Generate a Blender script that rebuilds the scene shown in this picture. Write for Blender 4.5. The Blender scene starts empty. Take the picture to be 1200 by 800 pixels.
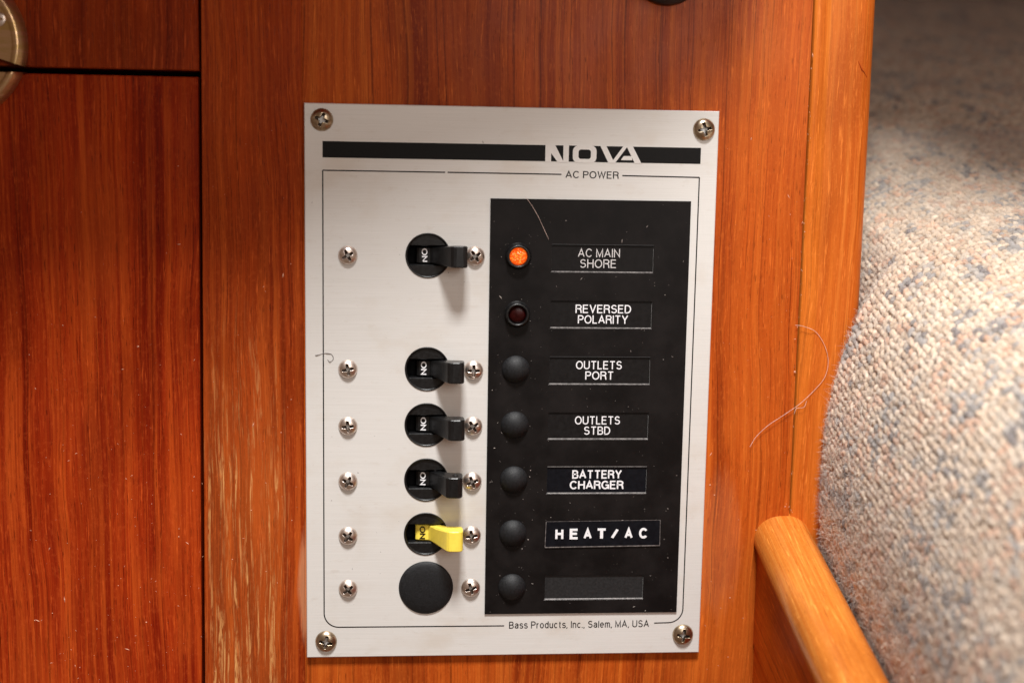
import bpy, math, random
import numpy as np
from mathutils import Vector, Matrix

# ------------------------------------------------------------------ scene, camera, light
C = bpy.data.collections.new("scene_objects")
S = bpy.context.scene
S.collection.children.link(C)
MM = 0.001                                    # everything below is written in millimetres
random.seed(7)
rng = np.random.default_rng(11)

cam_d = bpy.data.cameras.new("camera")
cam = bpy.data.objects.new("camera", cam_d)
C.objects.link(cam)
cam_d.sensor_width = 36.0
cam_d.lens = 45.0
cam_d.clip_start = 0.01
cam_d.clip_end = 20.0
right = Vector((0.9968492, -0.0775235, 0.0167846))
fwd = Vector((0.0790900, 0.9875458, -0.1360073))
up = Vector((-0.0060318, 0.1369062, 0.9905656))
cam.matrix_world = Matrix(((right.x, up.x, -fwd.x, 36.16 * MM),
                           (right.y, up.y, -fwd.y, -441.58 * MM),
                           (right.z, up.z, -fwd.z, 175.08 * MM),
                           (0, 0, 0, 1)))
cam_d.dof.use_dof = True
cam_d.dof.focus_distance = 0.452
cam_d.dof.aperture_fstop = 6.3
S.camera = cam

w = bpy.data.worlds.new("World")
S.world = w
w.use_nodes = True
w.node_tree.nodes["Background"].inputs[0].default_value = (1.0, 0.68, 0.48, 1)
w.node_tree.nodes["Background"].inputs[1].default_value = 0.215


def area(name, loc, target, sx, sy, power, col, spread=180):
    d = bpy.data.lights.new(name, "AREA")
    d.shape = "RECTANGLE"
    d.size, d.size_y, d.energy, d.color = sx * MM, sy * MM, power, col
    d.spread = math.radians(spread)
    o = bpy.data.objects.new(name, d)
    C.objects.link(o)
    o.location = Vector(loc) * MM
    o.rotation_euler = (Vector(target) - Vector(loc)).to_track_quat("-Z", "Y").to_euler()
    return o


# a hatch overhead in front of the bulkhead, and a wider window behind the viewer
area("hatch_light", (40, -740, 1500), (110, 0, 80), 300, 260, 46.0, (1.0, 0.985, 0.96))
area("window_light", (330, -950, 420), (230, -40, 60), 400, 340, 2.5, (1.0, 0.95, 0.9))

S.view_settings.view_transform = "Standard"
S.view_settings.look = "None"
S.view_settings.gamma = 1.0
S.view_settings.exposure = 0.0
S.cycles.use_denoising = True
S.cycles.max_bounces = 6
S.cycles.caustics_reflective = False
S.cycles.caustics_refractive = False


# ------------------------------------------------------------------ helpers
class MB:
    """collects vertices (mm) and faces, builds one mesh object"""

    def __init__(self):
        self.v, self.f, self.sm = [], [], []

    def add(self, vs, fs, smooth=False):
        n = len(self.v)
        self.v += [tuple(p) for p in vs]
        self.f += [tuple(i + n for i in q) for q in fs]
        self.sm += [smooth] * len(fs)
        return self

    def box(self, x0, x1, y0, y1, z0, z1, b=0.0):
        if b <= 0:
            vs = [(x, y, z) for y in (y0, y1) for z in (z0, z1) for x in (x0, x1)]
            return self.add(vs, [(0, 1, 3, 2), (4, 6, 7, 5), (0, 2, 6, 4), (1, 5, 7, 3), (2, 3, 7, 6), (0, 4, 5, 1)])
        # front (y0) face chamfered by b
        vs = [(x0 + b, y0, z0 + b), (x1 - b, y0, z0 + b), (x1 - b, y0, z1 - b), (x0 + b, y0, z1 - b),
              (x0, y0 + b, z0), (x1, y0 + b, z0), (x1, y0 + b, z1), (x0, y0 + b, z1),
              (x0, y1, z0), (x1, y1, z0), (x1, y1, z1), (x0, y1, z1)]
        fs = [(0, 1, 2, 3), (0, 4, 5, 1), (1, 5, 6, 2), (2, 6, 7, 3), (3, 7, 4, 0),
              (4, 8, 9, 5), (5, 9, 10, 6), (6, 10, 11, 7), (7, 11, 8, 4), (8, 11, 10, 9)]
        return self.add(vs, fs)

    def prism(self, pts, y0, y1, smooth=False):
        """pts: outline in x,z, counter-clockwise seen from -y"""
        n = len(pts)
        vs = [(x, y0, z) for x, z in pts] + [(x, y1, z) for x, z in pts]
        self.add(vs, [tuple(range(n))])
        self.add(vs, [(i, i + n, (i + 1) % n + n, (i + 1) % n) for i in range(n)], smooth)
        self.add([vs[i + n] for i in range(n)], [tuple(reversed(range(n)))])
        return self

    def revolve(self, prof, cx=0, cz=0, n=48, smooth=True, a0=0, a1=2 * math.pi):
        """prof: (radius, y) from the axis outward"""
        full = abs(a1 - a0 - 2 * math.pi) < 1e-6
        m = n if full else n + 1
        vs = []
        for r, y in prof:
            for k in range(m):
                a = a0 + (a1 - a0) * k / n
                vs.append((cx + r * math.cos(a), y, cz + r * math.sin(a)))
        fs = []
        for j in range(len(prof) - 1):
            for k in range(n):
                k2 = (k + 1) % m
                fs.append((j * m + k, j * m + k2, (j + 1) * m + k2, (j + 1) * m + k))
        return self.add(vs, [tuple(reversed(f)) for f in fs], smooth)

    def tube(self, pts, r, n=6):
        P = [Vector(p) for p in pts]
        vs, fs = [], []
        for i, p in enumerate(P):
            t = (P[min(i + 1, len(P) - 1)] - P[max(i - 1, 0)]).normalized()
            a = t.cross(Vector((0, 1, 0)))
            if a.length < 1e-3:
                a = t.cross(Vector((1, 0, 0)))
            a.normalize()
            b = t.cross(a)
            rr = r if not callable(r) else r(i / (len(P) - 1))
            for k in range(n):
                q = 2 * math.pi * k / n
                vs.append(p + a * rr * math.cos(q) + b * rr * math.sin(q))
        for i in range(len(P) - 1):
            for k in range(n):
                fs.append((i * n + k, i * n + (k + 1) % n, (i + 1) * n + (k + 1) % n, (i + 1) * n + k))
        return self.add(vs, fs, True)

    def mesh(self, name, mat):
        me = bpy.data.meshes.new(name)
        me.from_pydata([(x * MM, y * MM, z * MM) for x, y, z in self.v], [], self.f)
        me.polygons.foreach_set("use_smooth", self.sm)
        if mat:
            me.materials.append(mat)
        me.update()
        return me

    def build(self, name, mat, parent=None, loc=None):
        return link(name, self.mesh(name, mat), parent, loc)


def link(name, me, parent=None, loc=None):
    o = bpy.data.objects.new(name, me)
    C.objects.link(o)
    if parent:
        o.parent = parent
    if loc:
        o.location = Vector(loc) * MM
    return o


def tag(o, label=None, cat=None, group=None, kind=None):
    for k, v in (("label", label), ("category", cat), ("group", group), ("kind", kind)):
        if v:
            o[k] = v
    return o


def empty(name, label, cat, loc=(0, 0, 0)):
    o = bpy.data.objects.new(name, None)
    C.objects.link(o)
    o.empty_display_size = 0.01
    o.location = Vector(loc) * MM
    return tag(o, label, cat)


# ------------------------------------------------------------------ materials
class NT:
    def __init__(self, name):
        self.m = bpy.data.materials.new(name)
        self.m.use_nodes = True
        self.t = self.m.node_tree
        self.b = self.t.nodes["Principled BSDF"]

    def n(self, typ, **kw):
        o = self.t.nodes.new(typ)
        for k, v in kw.items():
            setattr(o, k, v)
        return o

    def l(self, a, b):
        self.t.links.new(a, b)

    def coords(self, scale, offset=(0, 0, 0), rot=(0, 0, 0)):
        tc = self.n("ShaderNodeTexCoord")
        mp = self.n("ShaderNodeMapping")
        mp.inputs["Scale"].default_value = [s / MM for s in scale]
        mp.inputs["Location"].default_value = offset
        mp.inputs["Rotation"].default_value = rot
        self.l(tc.outputs["Object"], mp.inputs[0])
        return mp.outputs[0]

    def noise(self, vec, detail=4, rough=0.55, dist=0.0, scale=1.0):
        o = self.n("ShaderNodeTexNoise")
        o.inputs["Scale"].default_value = scale
        o.inputs["Detail"].default_value = detail
        o.inputs["Roughness"].default_value = rough
        o.inputs["Distortion"].default_value = dist
        self.l(vec, o.inputs["Vector"])
        return o.outputs["Fac"]

    def rng(self, v, a, b, c=0.0, d=1.0, smooth=True):
        o = self.n("ShaderNodeMapRange")
        o.interpolation_type = "SMOOTHSTEP" if smooth else "LINEAR"
        for i, q in enumerate((a, b, c, d)):
            o.inputs[i + 1].default_value = q
        self.l(v, o.inputs[0])
        return o.outputs[0]

    def mix(self, f, a, b, mode="MIX"):
        o = self.n("ShaderNodeMix", data_type="RGBA", blend_type=mode)
        for s, v in ((0, f), (6, a), (7, b)):
            if hasattr(v, "links"):
                self.l(v, o.inputs[s])
            elif s == 0:
                o.inputs[s].default_value = v
            else:
                o.inputs[s].default_value = (*v, 1)
        return o.outputs[2]

    def math(self, op, a, b=0.0):
        o = self.n("ShaderNodeMath", operation=op)
        for i, v in enumerate((a, b)):
            if hasattr(v, "links"):
                self.l(v, o.inputs[i])
            else:
                o.inputs[i].default_value = v
        return o.outputs[0]

    def bump(self, h, strength, dist):
        o = self.n("ShaderNodeBump")
        o.inputs["Strength"].default_value = strength
        o.inputs["Distance"].default_value = dist * MM
        self.l(h, o.inputs["Height"])
        self.l(o.outputs[0], self.b.inputs["Normal"])

    def set(self, **kw):
        for k, v in kw.items():
            k = k.replace("_", " ")
            if hasattr(v, "links"):
                self.l(v, self.b.inputs[k])
            else:
                self.b.inputs[k].default_value = (*v, 1) if isinstance(v, tuple) else v


def plain(name, col, rough=0.5, metal=0.0, var=0.25, scale=0.6, bump=0.0, coat=0.0, spec=0.5):
    t = NT(name)
    f = t.noise(t.coords((scale,) * 3), 5, 0.6)
    c = t.mix(t.rng(f, 0.3, 0.7), tuple(q * (1 - var) for q in col), tuple(min(1, q * (1 + var)) for q in col))
    t.set(Base_Color=c, Metallic=metal, Roughness=t.rng(f, 0.3, 0.7, rough * 0.85, min(1, rough * 1.15)),
          Coat_Weight=coat, Specular_IOR_Level=spec)
    if bump:
        t.bump(t.noise(t.coords((scale * 4,) * 3), 4, 0.6), 0.6, bump)
    return t.m


def wood(name, dark, mid, light, seed=0.0, axis="Z", worn=0.0, worn_x=None, patch=None, gloss=0.34, fig=1.0, tilt=0.0, poreamt=1.0, coat=0.06):
    """varnished teak: grain bands, fibres and pores drawn out along one axis"""
    t = NT(name)

    tc0 = t.n("ShaderNodeTexCoord")
    mpw = t.n("ShaderNodeMapping")
    mpw.inputs["Scale"].default_value = {"Z": (14, 14, 5.5), "Y": (14, 5.5, 14)}[axis]
    mpw.inputs["Location"].default_value = (seed * 0.7, seed, 0)
    t.l(tc0.outputs["Object"], mpw.inputs[0])
    wn = t.n("ShaderNodeTexNoise")
    wn.inputs["Scale"].default_value = 1.0
    wn.inputs["Detail"].default_value = 3.0
    t.l(mpw.outputs[0], wn.inputs["Vector"])
    sub = t.n("ShaderNodeVectorMath", operation="SUBTRACT")
    sub.inputs[1].default_value = (0.5, 0.5, 0.5)
    t.l(wn.outputs["Color"], sub.inputs[0])
    scl = t.n("ShaderNodeVectorMath", operation="MULTIPLY")
    scl.inputs[1].default_value = {"Z": (0.016, 0.0, 0.0), "Y": (0.006, 0.0, 0.006)}[axis]
    t.l(sub.outputs[0], scl.inputs[0])
    wob = t.n("ShaderNodeVectorMath", operation="ADD")
    t.l(tc0.outputs["Object"], wob.inputs[0])
    t.l(scl.outputs[0], wob.inputs[1])

    def cs(across, along, off=0.0):
        sc = {"Z": (across, across, along), "Y": (across, along, across)}[axis]
        mp = t.n("ShaderNodeMapping")
        mp.inputs["Scale"].default_value = [q / MM for q in sc]
        mp.inputs["Location"].default_value = (seed + off, seed * 1.7 + off, seed * 0.3)
        t.l(wob.outputs[0], mp.inputs[0])
        return mp.outputs[0]
    warp = t.noise(cs(0.02, 0.008, 3), 2, 0.5)
    band = t.noise(cs(0.11, 0.0035), 4, 0.62, 0.25)
    band2 = t.noise(cs(0.5, 0.006, 7), 4, 0.62, 0.12)
    fib = t.noise(cs(2.3, 0.04, 1), 4, 0.7)
    pore = t.noise(cs(2.8, 0.16, 5), 2, 0.5)
    c = t.mix(t.rng(band, 0.34, 0.66), dark, mid)
    c = t.mix(t.math("MULTIPLY", t.rng(band2, 0.42, 0.72), 0.75), c, light)
    c = t.mix(t.math("MULTIPLY", t.rng(warp, 0.45, 0.65), 0.35), c, mid)
    c = t.mix(t.math("MULTIPLY", t.rng(band2, 0.44, 0.28), 0.5 * fig), c, tuple(q * 0.55 for q in dark))
    c = t.mix(t.math("MULTIPLY", t.rng(fib, 0.52, 0.75), 0.45), c, tuple(min(1, q * 1.5) for q in light))
    c = t.mix(t.math("MULTIPLY", t.rng(fib, 0.48, 0.28), 0.4), c, tuple(q * 0.6 for q in dark))
    pm = t.rng(pore, 0.62, 0.70)
    c = t.mix(t.math("MULTIPLY", pm, 0.7 * poreamt), c, tuple(q * 0.35 for q in dark))
    # thin sharp dark growth lines
    gl = t.noise(cs(0.95, 0.0045, 33), 3, 0.6)
    c = t.mix(t.math("MULTIPLY", t.rng(gl, 0.40, 0.33), 0.62 * (0.4 + 0.6 * fig)), c, tuple(q * 0.42 for q in dark))
    gl2 = t.noise(cs(2.4, 0.012, 41), 2, 0.5)
    c = t.mix(t.math("MULTIPLY", t.rng(gl2, 0.38, 0.30), 0.5), c, tuple(q * 0.5 for q in dark))
    # slow light and dark clouds of the figure, and short pale flecks
    cl = t.noise(cs(0.035, 0.012, 21), 3, 0.55)
    c = t.mix(t.math("MULTIPLY", t.rng(cl, 0.52, 0.32), 0.42), c, tuple(q * 0.62 for q in dark))
    c = t.mix(t.math("MULTIPLY", t.rng(cl, 0.52, 0.72), 0.35), c, light)
    fl = t.noise(cs(1.3, 0.09, 17), 3, 0.65)
    c = t.mix(t.math("MULTIPLY", t.rng(fl, 0.57, 0.72), 0.5), c, tuple(min(1, q * 1.45 + 0.006) for q in light))
    mot = t.noise(t.coords((0.9, 0.9, 0.6)), 3, 0.6)
    c = t.mix(t.math("MULTIPLY", t.rng(mot, 0.5, 0.75), 0.16), c, tuple(min(1, q * 1.25 + 0.01) for q in light))
    rough = t.rng(t.noise(t.coords((0.05, 0.05, 0.03), (seed, 0, 0)), 4, 0.6), 0.3, 0.7, gloss * 0.8, gloss * 1.35)
    sep = None
    if worn > 0:
        tc = t.n("ShaderNodeTexCoord")
        sep = t.n("ShaderNodeSeparateXYZ")
        t.l(tc.outputs["Object"], sep.inputs[0])
        x0, x1, z1 = worn_x
        streak = t.noise(cs(0.75, 0.018, 9), 4, 0.72, 0.2)
        flecks = t.noise(cs(0.9, 0.11, 12), 3, 0.7, 0.6)
        m = t.math("MULTIPLY", t.rng(streak, 0.49, 0.66), t.rng(flecks, 0.38, 0.60))
        ax = t.math("MULTIPLY", t.rng(sep.outputs[0], x0 * MM, (x0 + 5) * MM), t.rng(sep.outputs[0], x1 * MM, (x1 - 9) * MM))
        az = t.rng(sep.outputs[2], z1 * MM, (z1 - 90) * MM)
        m = t.math("MULTIPLY", t.math("MULTIPLY", m, ax), t.math("MULTIPLY", az, worn))
        c = t.mix(t.math("MULTIPLY", t.math("MULTIPLY", ax, az), 0.12), c, (0.52, 0.17, 0.035))
        c = t.mix(m, c, (0.66, 0.33, 0.115))
    if patch:
        if sep is None:
            tc = t.n("ShaderNodeTexCoord")
            sep = t.n("ShaderNodeSeparateXYZ")
            t.l(tc.outputs["Object"], sep.inputs[0])
        # a pale rubbed patch beside the switch panel
        for (px, pz, rx, rz, amt) in patch:
            dx = t.math("DIVIDE", t.math("SUBTRACT", sep.outputs[0], px * MM), rx * MM)
            dz = t.math("DIVIDE", t.math("SUBTRACT", sep.outputs[2], pz * MM), rz * MM)
            d = t.math("ADD", t.math("MULTIPLY", dx, dx), t.math("MULTIPLY", dz, dz))
            d = t.math("ADD", d, t.math("MULTIPLY", t.math("SUBTRACT", t.noise(t.coords((0.5, 0.5, 0.08)), 3), 0.5), 1.1))
            c = t.mix(t.math("MULTIPLY", t.rng(d, 1.1, 0.3), amt), c, (0.62, 0.27, 0.13))
    t.set(Base_Color=c, Roughness=rough, Coat_Weight=coat, Coat_Roughness=0.26, Specular_IOR_Level=0.07)
    h = t.math("SUBTRACT", t.math("MULTIPLY", fib, 0.6), t.math("MULTIPLY", pm, 0.7))
    t.bump(h, 0.28, 0.10)
    return t.m


M = {}
M["veneer"] = wood("teak_veneer", (0.25, 0.030, 0.004), (0.45, 0.076, 0.008), (0.60, 0.142, 0.018), 2.0,
                   patch=[(148, 40, 10, 30, 0.14), (0.5, 26, 4, 26, 0.6)])
M["stile"] = wood("teak_stile", (0.20, 0.020, 0.003), (0.35, 0.046, 0.006), (0.48, 0.088, 0.012), 15.0,
                  worn=1.0, worn_x=(-37, -4, 140), patch=[(0.5, 26, 4, 26, 0.6)])
M["door"] = wood("red_teak_door", (0.20, 0.011, 0.002), (0.34, 0.030, 0.004), (0.50, 0.078, 0.010), 31.0, fig=0.9)
M["drawer"] = wood("red_teak_drawer", (0.19, 0.018, 0.003), (0.30, 0.036, 0.005), (0.40, 0.066, 0.010), 47.0)
M["post"] = wood("orange_teak_post", (0.50, 0.095, 0.010), (0.64, 0.160, 0.018), (0.70, 0.205, 0.032), 63.0, fig=0.3, poreamt=0.35)
M["rail"] = wood("golden_teak_rail", (0.48, 0.12, 0.014), (0.64, 0.20, 0.028), (0.72, 0.28, 0.055), 79.0, axis="Y", fig=0.55,
                 gloss=0.25, poreamt=0.6, coat=0.4)
M["board"] = wood("teak_side_board", (0.38, 0.048, 0.004), (0.54, 0.090, 0.007), (0.62, 0.13, 0.013), 93.0, axis="Y", fig=0.8)

# brushed aluminium
t = NT("brushed_aluminium")
br = t.noise(t.coords((0.03, 1, 5.0)), 4, 0.7)
bl = t.noise(t.coords((0.035, 0.035, 0.05)), 4, 0.6)
sp = t.noise(t.coords((1.3, 1.3, 1.3)), 2, 0.5)
c = t.mix(t.rng(br, 0.3, 0.7), (0.69, 0.675, 0.65), (0.76, 0.745, 0.725))
c = t.mix(t.math("MULTIPLY", t.rng(bl, 0.5, 0.75), 0.4), c, (0.60, 0.52, 0.43))
sm = t.noise(t.coords((0.15, 0.15, 0.4)), 5, 0.7)
c = t.mix(t.math("MULTIPLY", t.rng(sm, 0.56, 0.72), 0.22), c, (0.50, 0.42, 0.34))
c = t.mix(t.math("MULTIPLY", t.rng(sp, 0.72, 0.78), 0.35), c, (0.30, 0.24, 0.18))
t.set(Base_Color=c, Metallic=0.15, Roughness=t.rng(br, 0.3, 0.7, 0.42, 0.55), Anisotropic=0.5)
t.bump(br, 0.08, 0.04)
M["alu"] = t.m
M["alu_print"] = plain("bare_aluminium_logo", (0.72, 0.70, 0.68), 0.5, 0.15, 0.04)
M["ink"] = plain("black_print", (0.006, 0.0055, 0.0055), 0.5, 0, 0.3, spec=0.15)
M["thin_ink"] = plain("thin_black_print", (0.008, 0.005, 0.005), 0.5, 0, 0.3, spec=0.2)

# black legend laminate with dust film and faint scratches
t = NT("black_laminate")
d1 = t.noise(t.coords((0.06, 0.06, 0.06)), 4, 0.65)
d2 = t.noise(t.coords((3.5, 3.5, 3.5)), 3, 0.6)
c = t.mix(t.rng(d1, 0.35, 0.7), (0.0045, 0.0036, 0.0036), (0.010, 0.008, 0.0078))
c = t.mix(t.math("MULTIPLY", t.rng(d2, 0.60, 0.74), 0.22), c, (0.05, 0.045, 0.043))
t.set(Base_Color=c, Roughness=t.rng(d1, 0.3, 0.7, 0.42, 0.55), Specular_IOR_Level=0.16)
t.bump(d2, 0.15, 0.04)
M["laminate"] = t.m
M["label_black"] = plain("black_label_tape", (0.0085, 0.0075, 0.0075), 0.5, 0, 0.2, spec=0.15)
M["label_blue"] = plain("deep_black_label_tape", (0.004, 0.0045, 0.007), 0.45, 0, 0.2, spec=0.15)
M["label_grey"] = plain("faded_black_label", (0.017, 0.017, 0.018), 0.5, 0, 0.2, 1.2, 0.03, spec=0.3)
M["lip"] = plain("lit_label_edge", (0.15, 0.135, 0.13), 0.4, 0, 0.5, 0.9)  # paler grey paints in the light caught by the label edges
M["white_ink"] = plain("off_white_lettering", (0.62, 0.60, 0.60), 0.6, 0, 0.12, 1.5)
M["bright_ink"] = plain("white_lettering", (0.84, 0.84, 0.87), 0.6, 0, 0.05, 1.5)
M["black_plastic"] = plain("black_moulded_plastic", (0.006, 0.006, 0.0065), 0.34, 0, 0.35, 1.0, 0.04, spec=0.45)
M["lever_plastic"] = plain("black_lever_plastic", (0.0065, 0.0065, 0.007), 0.34, 0, 0.4, 1.6, 0.05, spec=0.38)
M["rubber"] = plain("black_rubber", (0.010, 0.0105, 0.012), 0.5, 0, 0.5, 2.2, 0.12, spec=0.32)
M["yellow"] = plain("yellow_plastic", (0.92, 0.72, 0.09), 0.42, 0, 0.05, 0.5, 0.02)
M["dust"] = plain("pale_dust", (0.34, 0.30, 0.27), 0.9, 0, 0.3, 3)
M["wood_dust"] = plain("pale_wood_dust", (0.66, 0.34, 0.22), 0.9, 0, 0.35, 3)
M["gap"] = plain("dark_cavity", (0.012, 0.006, 0.004), 0.9)
M["knob"] = plain("black_knob_plastic", (0.008, 0.007, 0.008), 0.35)
M["hair"] = plain("pale_fibre", (0.80, 0.60, 0.52), 0.5)
M["dark_hair"] = plain("grey_fibre", (0.16, 0.14, 0.14), 0.5)

t = NT("stainless_screw")
f = t.noise(t.coords((0.8, 0.8, 0.8)), 4, 0.6)
c = t.mix(t.rng(f, 0.35, 0.7), (0.78, 0.70, 0.65), (0.60, 0.49, 0.42))
t.set(Base_Color=c, Metallic=1.0, Roughness=t.rng(f, 0.3, 0.7, 0.3, 0.42))
M["steel"] = t.m
t = NT("tarnished_screw")
f = t.noise(t.coords((0.5, 0.5, 0.5)), 4, 0.6)
c = t.mix(t.rng(f, 0.35, 0.65), (0.56, 0.46, 0.34), (0.30, 0.22, 0.14))
t.set(Base_Color=c, Metallic=1.0, Roughness=t.rng(f, 0.3, 0.7, 0.25, 0.4))
M["old_steel"] = t.m
M["recess"] = plain("shaded_screw_recess", (0.10, 0.075, 0.06), 0.42, 0.8, 0.5, 1.5)  # darker metal paints in the shade inside the screw cross
t = NT("brass")
f = t.noise(t.coords((0.08, 0.08, 0.5)), 5, 0.65)
c = t.mix(t.rng(f, 0.35, 0.65), (0.62, 0.40, 0.24), (0.50, 0.33, 0.13))
t.set(Base_Color=c, Metallic=0.9, Roughness=t.rng(f, 0.3, 0.7, 0.28, 0.42))
M["brass"] = t.m

t = NT("amber_lens")
v = t.n("ShaderNodeTexVoronoi")
v.inputs["Scale"].default_value = 1.0
t.l(t.coords((1.5, 1.5, 1.5)), v.inputs["Vector"])
c = t.mix(t.rng(v.outputs["Distance"], 0.1, 0.6), (1.0, 0.28, 0.03), (0.95, 0.085, 0.004))
t.set(Base_Color=c, Roughness=0.25, Emission_Color=c, Emission_Strength=0.7)
t.bump(v.outputs["Distance"], 0.8, 0.4)
M["amber"] = t.m
M["red_lens"] = plain("dark_red_lens", (0.02, 0.0008, 0.0008), 0.3, 0, 0.3, 0.5, spec=0.2)


# ------------------------------------------------------------------ the wooden bulkhead (wall)
WF = 2.0                       # y of the wood's front face (the switch plate's own front is y = 0)
ZT, ZB = 330.0, -130.0

wall = tag(MB().box(-34.2, -0.7, WF, WF + 18, ZB, ZT, 0.25).build("wall", M["stile"]), kind="structure")
wall["label"] = "reddish teak stile between cabinet door and switch panel, with pale worn streaks"
vp = MB()
# the veneered panel has a cut-out for the breaker bodies behind the switch plate
for x0, x1, z0, z1 in ((-0.7, 31, ZB, ZT), (54, 173.8, ZB, ZT), (31, 54, ZB, 34), (31, 54, 155, ZT)):
    vp.add([(x0, WF, z0), (x1, WF, z0), (x1, WF, z1), (x0, WF, z1)], [(0, 1, 2, 3)])
vp.add([(31, WF, 34), (54, WF, 34), (54, WF, 155), (31, WF, 155), (31, WF + 18, 34), (54, WF + 18, 34), (54, WF + 18, 155), (31, WF + 18, 155)],
       [(0, 4, 5, 1), (1, 5, 6, 2), (2, 6, 7, 3), (3, 7, 4, 0)])
vp.add([(-0.7, WF, ZB), (-0.7, WF + 18, ZB), (-0.7, WF + 18, ZT), (-0.7, WF, ZT)], [(0, 3, 2, 1)])
vp.build("veneer_panel", M["veneer"], wall)
MB().box(-230, 174, WF + 18.2, WF + 30, ZB, ZT).build("backing", M["gap"], wall)
# header of the opening above the frame: closes the berth compartment behind the bulkhead
MB().box(197.5, 620, WF, WF + 18, 420, 500, 0.5).build("header", M["veneer"], wall)
MB().box(-200, 760, WF + 18, 1300, ZT + 170, ZT + 182).build("berth_ceiling", M["drawer"], wall)
MB().box(-250, 197.4, WF, WF + 18, ZT + 0.1, 500, 0.5).build("upper_panel", M["veneer"], wall)
MB().box(-200, 760, 1290, 1302, -130, ZT + 169).build("berth_end_panel", M["drawer"], wall)
MB().box(760.2, 772, WF + 18, 1289, -130, ZT + 169).build("berth_side_panel", M["drawer"], wall)
lk = MB().box(160, 900, -232, WF - 0.2, 600, 620, 2.0)  # unseen board, added to give the cushion a soft shade edge
tag(lk.build("added_shade_board", M["veneer"]), "unseen teak board added high above the opening to shade the tweed cushion softly", "light blocker")
# worktop jutting out above the cabinet door and drawer
wt = MB()
wtp = [(-250, 1.8), (-250, -125), (-20, -108), (50, -92), (110, -80), (142, -64), (168, 1.8)]
n_ = len(wtp)
wt.add([(x, y, 318) for x, y in wtp] + [(x, y, 338) for x, y in wtp],
       [tuple(range(n_)), tuple(reversed(range(n_, 2 * n_)))] + [(i, i + n_, (i + 1) % n_ + n_, (i + 1) % n_) for i in range(n_)])
tag(wt.build("worktop", M["veneer"]), "teak worktop jutting out from the bulkhead high above the drawer front", "worktop")

door = tag(MB().box(-200, -35.3, WF - 0.2, WF + 17, ZB, 202.6, 0.4).build("cabinet_door", M["door"]),
           "deep red teak cabinet door, the larger one below the horizontal gap", "cabinet door")
drawer = tag(MB().box(-200, -35.0, WF - 0.1, WF + 17, 204.7, ZT, 0.4).build("drawer_front", M["drawer"]),
             "brownish red teak drawer front above the horizontal black gap", "drawer")


# the joint between door and stile runs slightly out of plumb
for o_, edge in ((wall, -34.2), (door, -35.3)):
    for v_ in o_.data.vertices:
        if abs(v_.co.x / MM - edge) < 1.0:
            v_.co.x -= (203.0 * MM - v_.co.z) * 0.0098
    o_.data.update()


def half_plate(z_cut, upper, parent):
    m = MB()
    cx, cz = -115.6, 212.0
    prof = [(0.0, -1.2), (20.6, -1.2), (21.0, -1.3), (21.6, -2.3), (22.6, -2.7), (23.6, -2.3), (25.2, 0.2), (25.3, WF + 0.2)]
    s = (z_cut - cz)
    a = math.asin(s / 25.3)
    n = 72
    vs, fs = [], []
    a0, a1 = (a, math.pi - a) if upper else (math.pi - a, 2 * math.pi + a)
    for r, y in prof:
        for k in range(n + 1):
            q = a0 + (a1 - a0) * k / n
            x, z = cx + r * math.cos(q), cz + r * math.sin(q)
            if upper:
                z = max(z, z_cut)
            else:
                z = min(z, z_cut)
            vs.append((x, y, z))
    for j in range(len(prof) - 1):
        for k in range(n):
            fs.append(((j + 1) * (n + 1) + k, (j + 1) * (n + 1) + k + 1, j * (n + 1) + k + 1, j * (n + 1) + k))
    m.add(vs, fs, True)
    # flat closing wall along the cut
    e = [(cx - 25.2, WF + .2, z_cut), (cx + 25.2, WF + .2, z_cut), (cx + 24.3, -1.0, z_cut), (cx + 21.5, -2.2, z_cut), (cx + 20.4, -1.2, z_cut), (cx - 20.4, -1.2, z_cut), (cx - 24.3, -1, z_cut)]
    m.add(e, [tuple(range(7)) if not upper else tuple(reversed(range(7)))])
    return m.build("brass_latch_plate", M["brass"], parent)


lp = half_plate(204.7, True, drawer)
half_plate(202.7, False, door)


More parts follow.
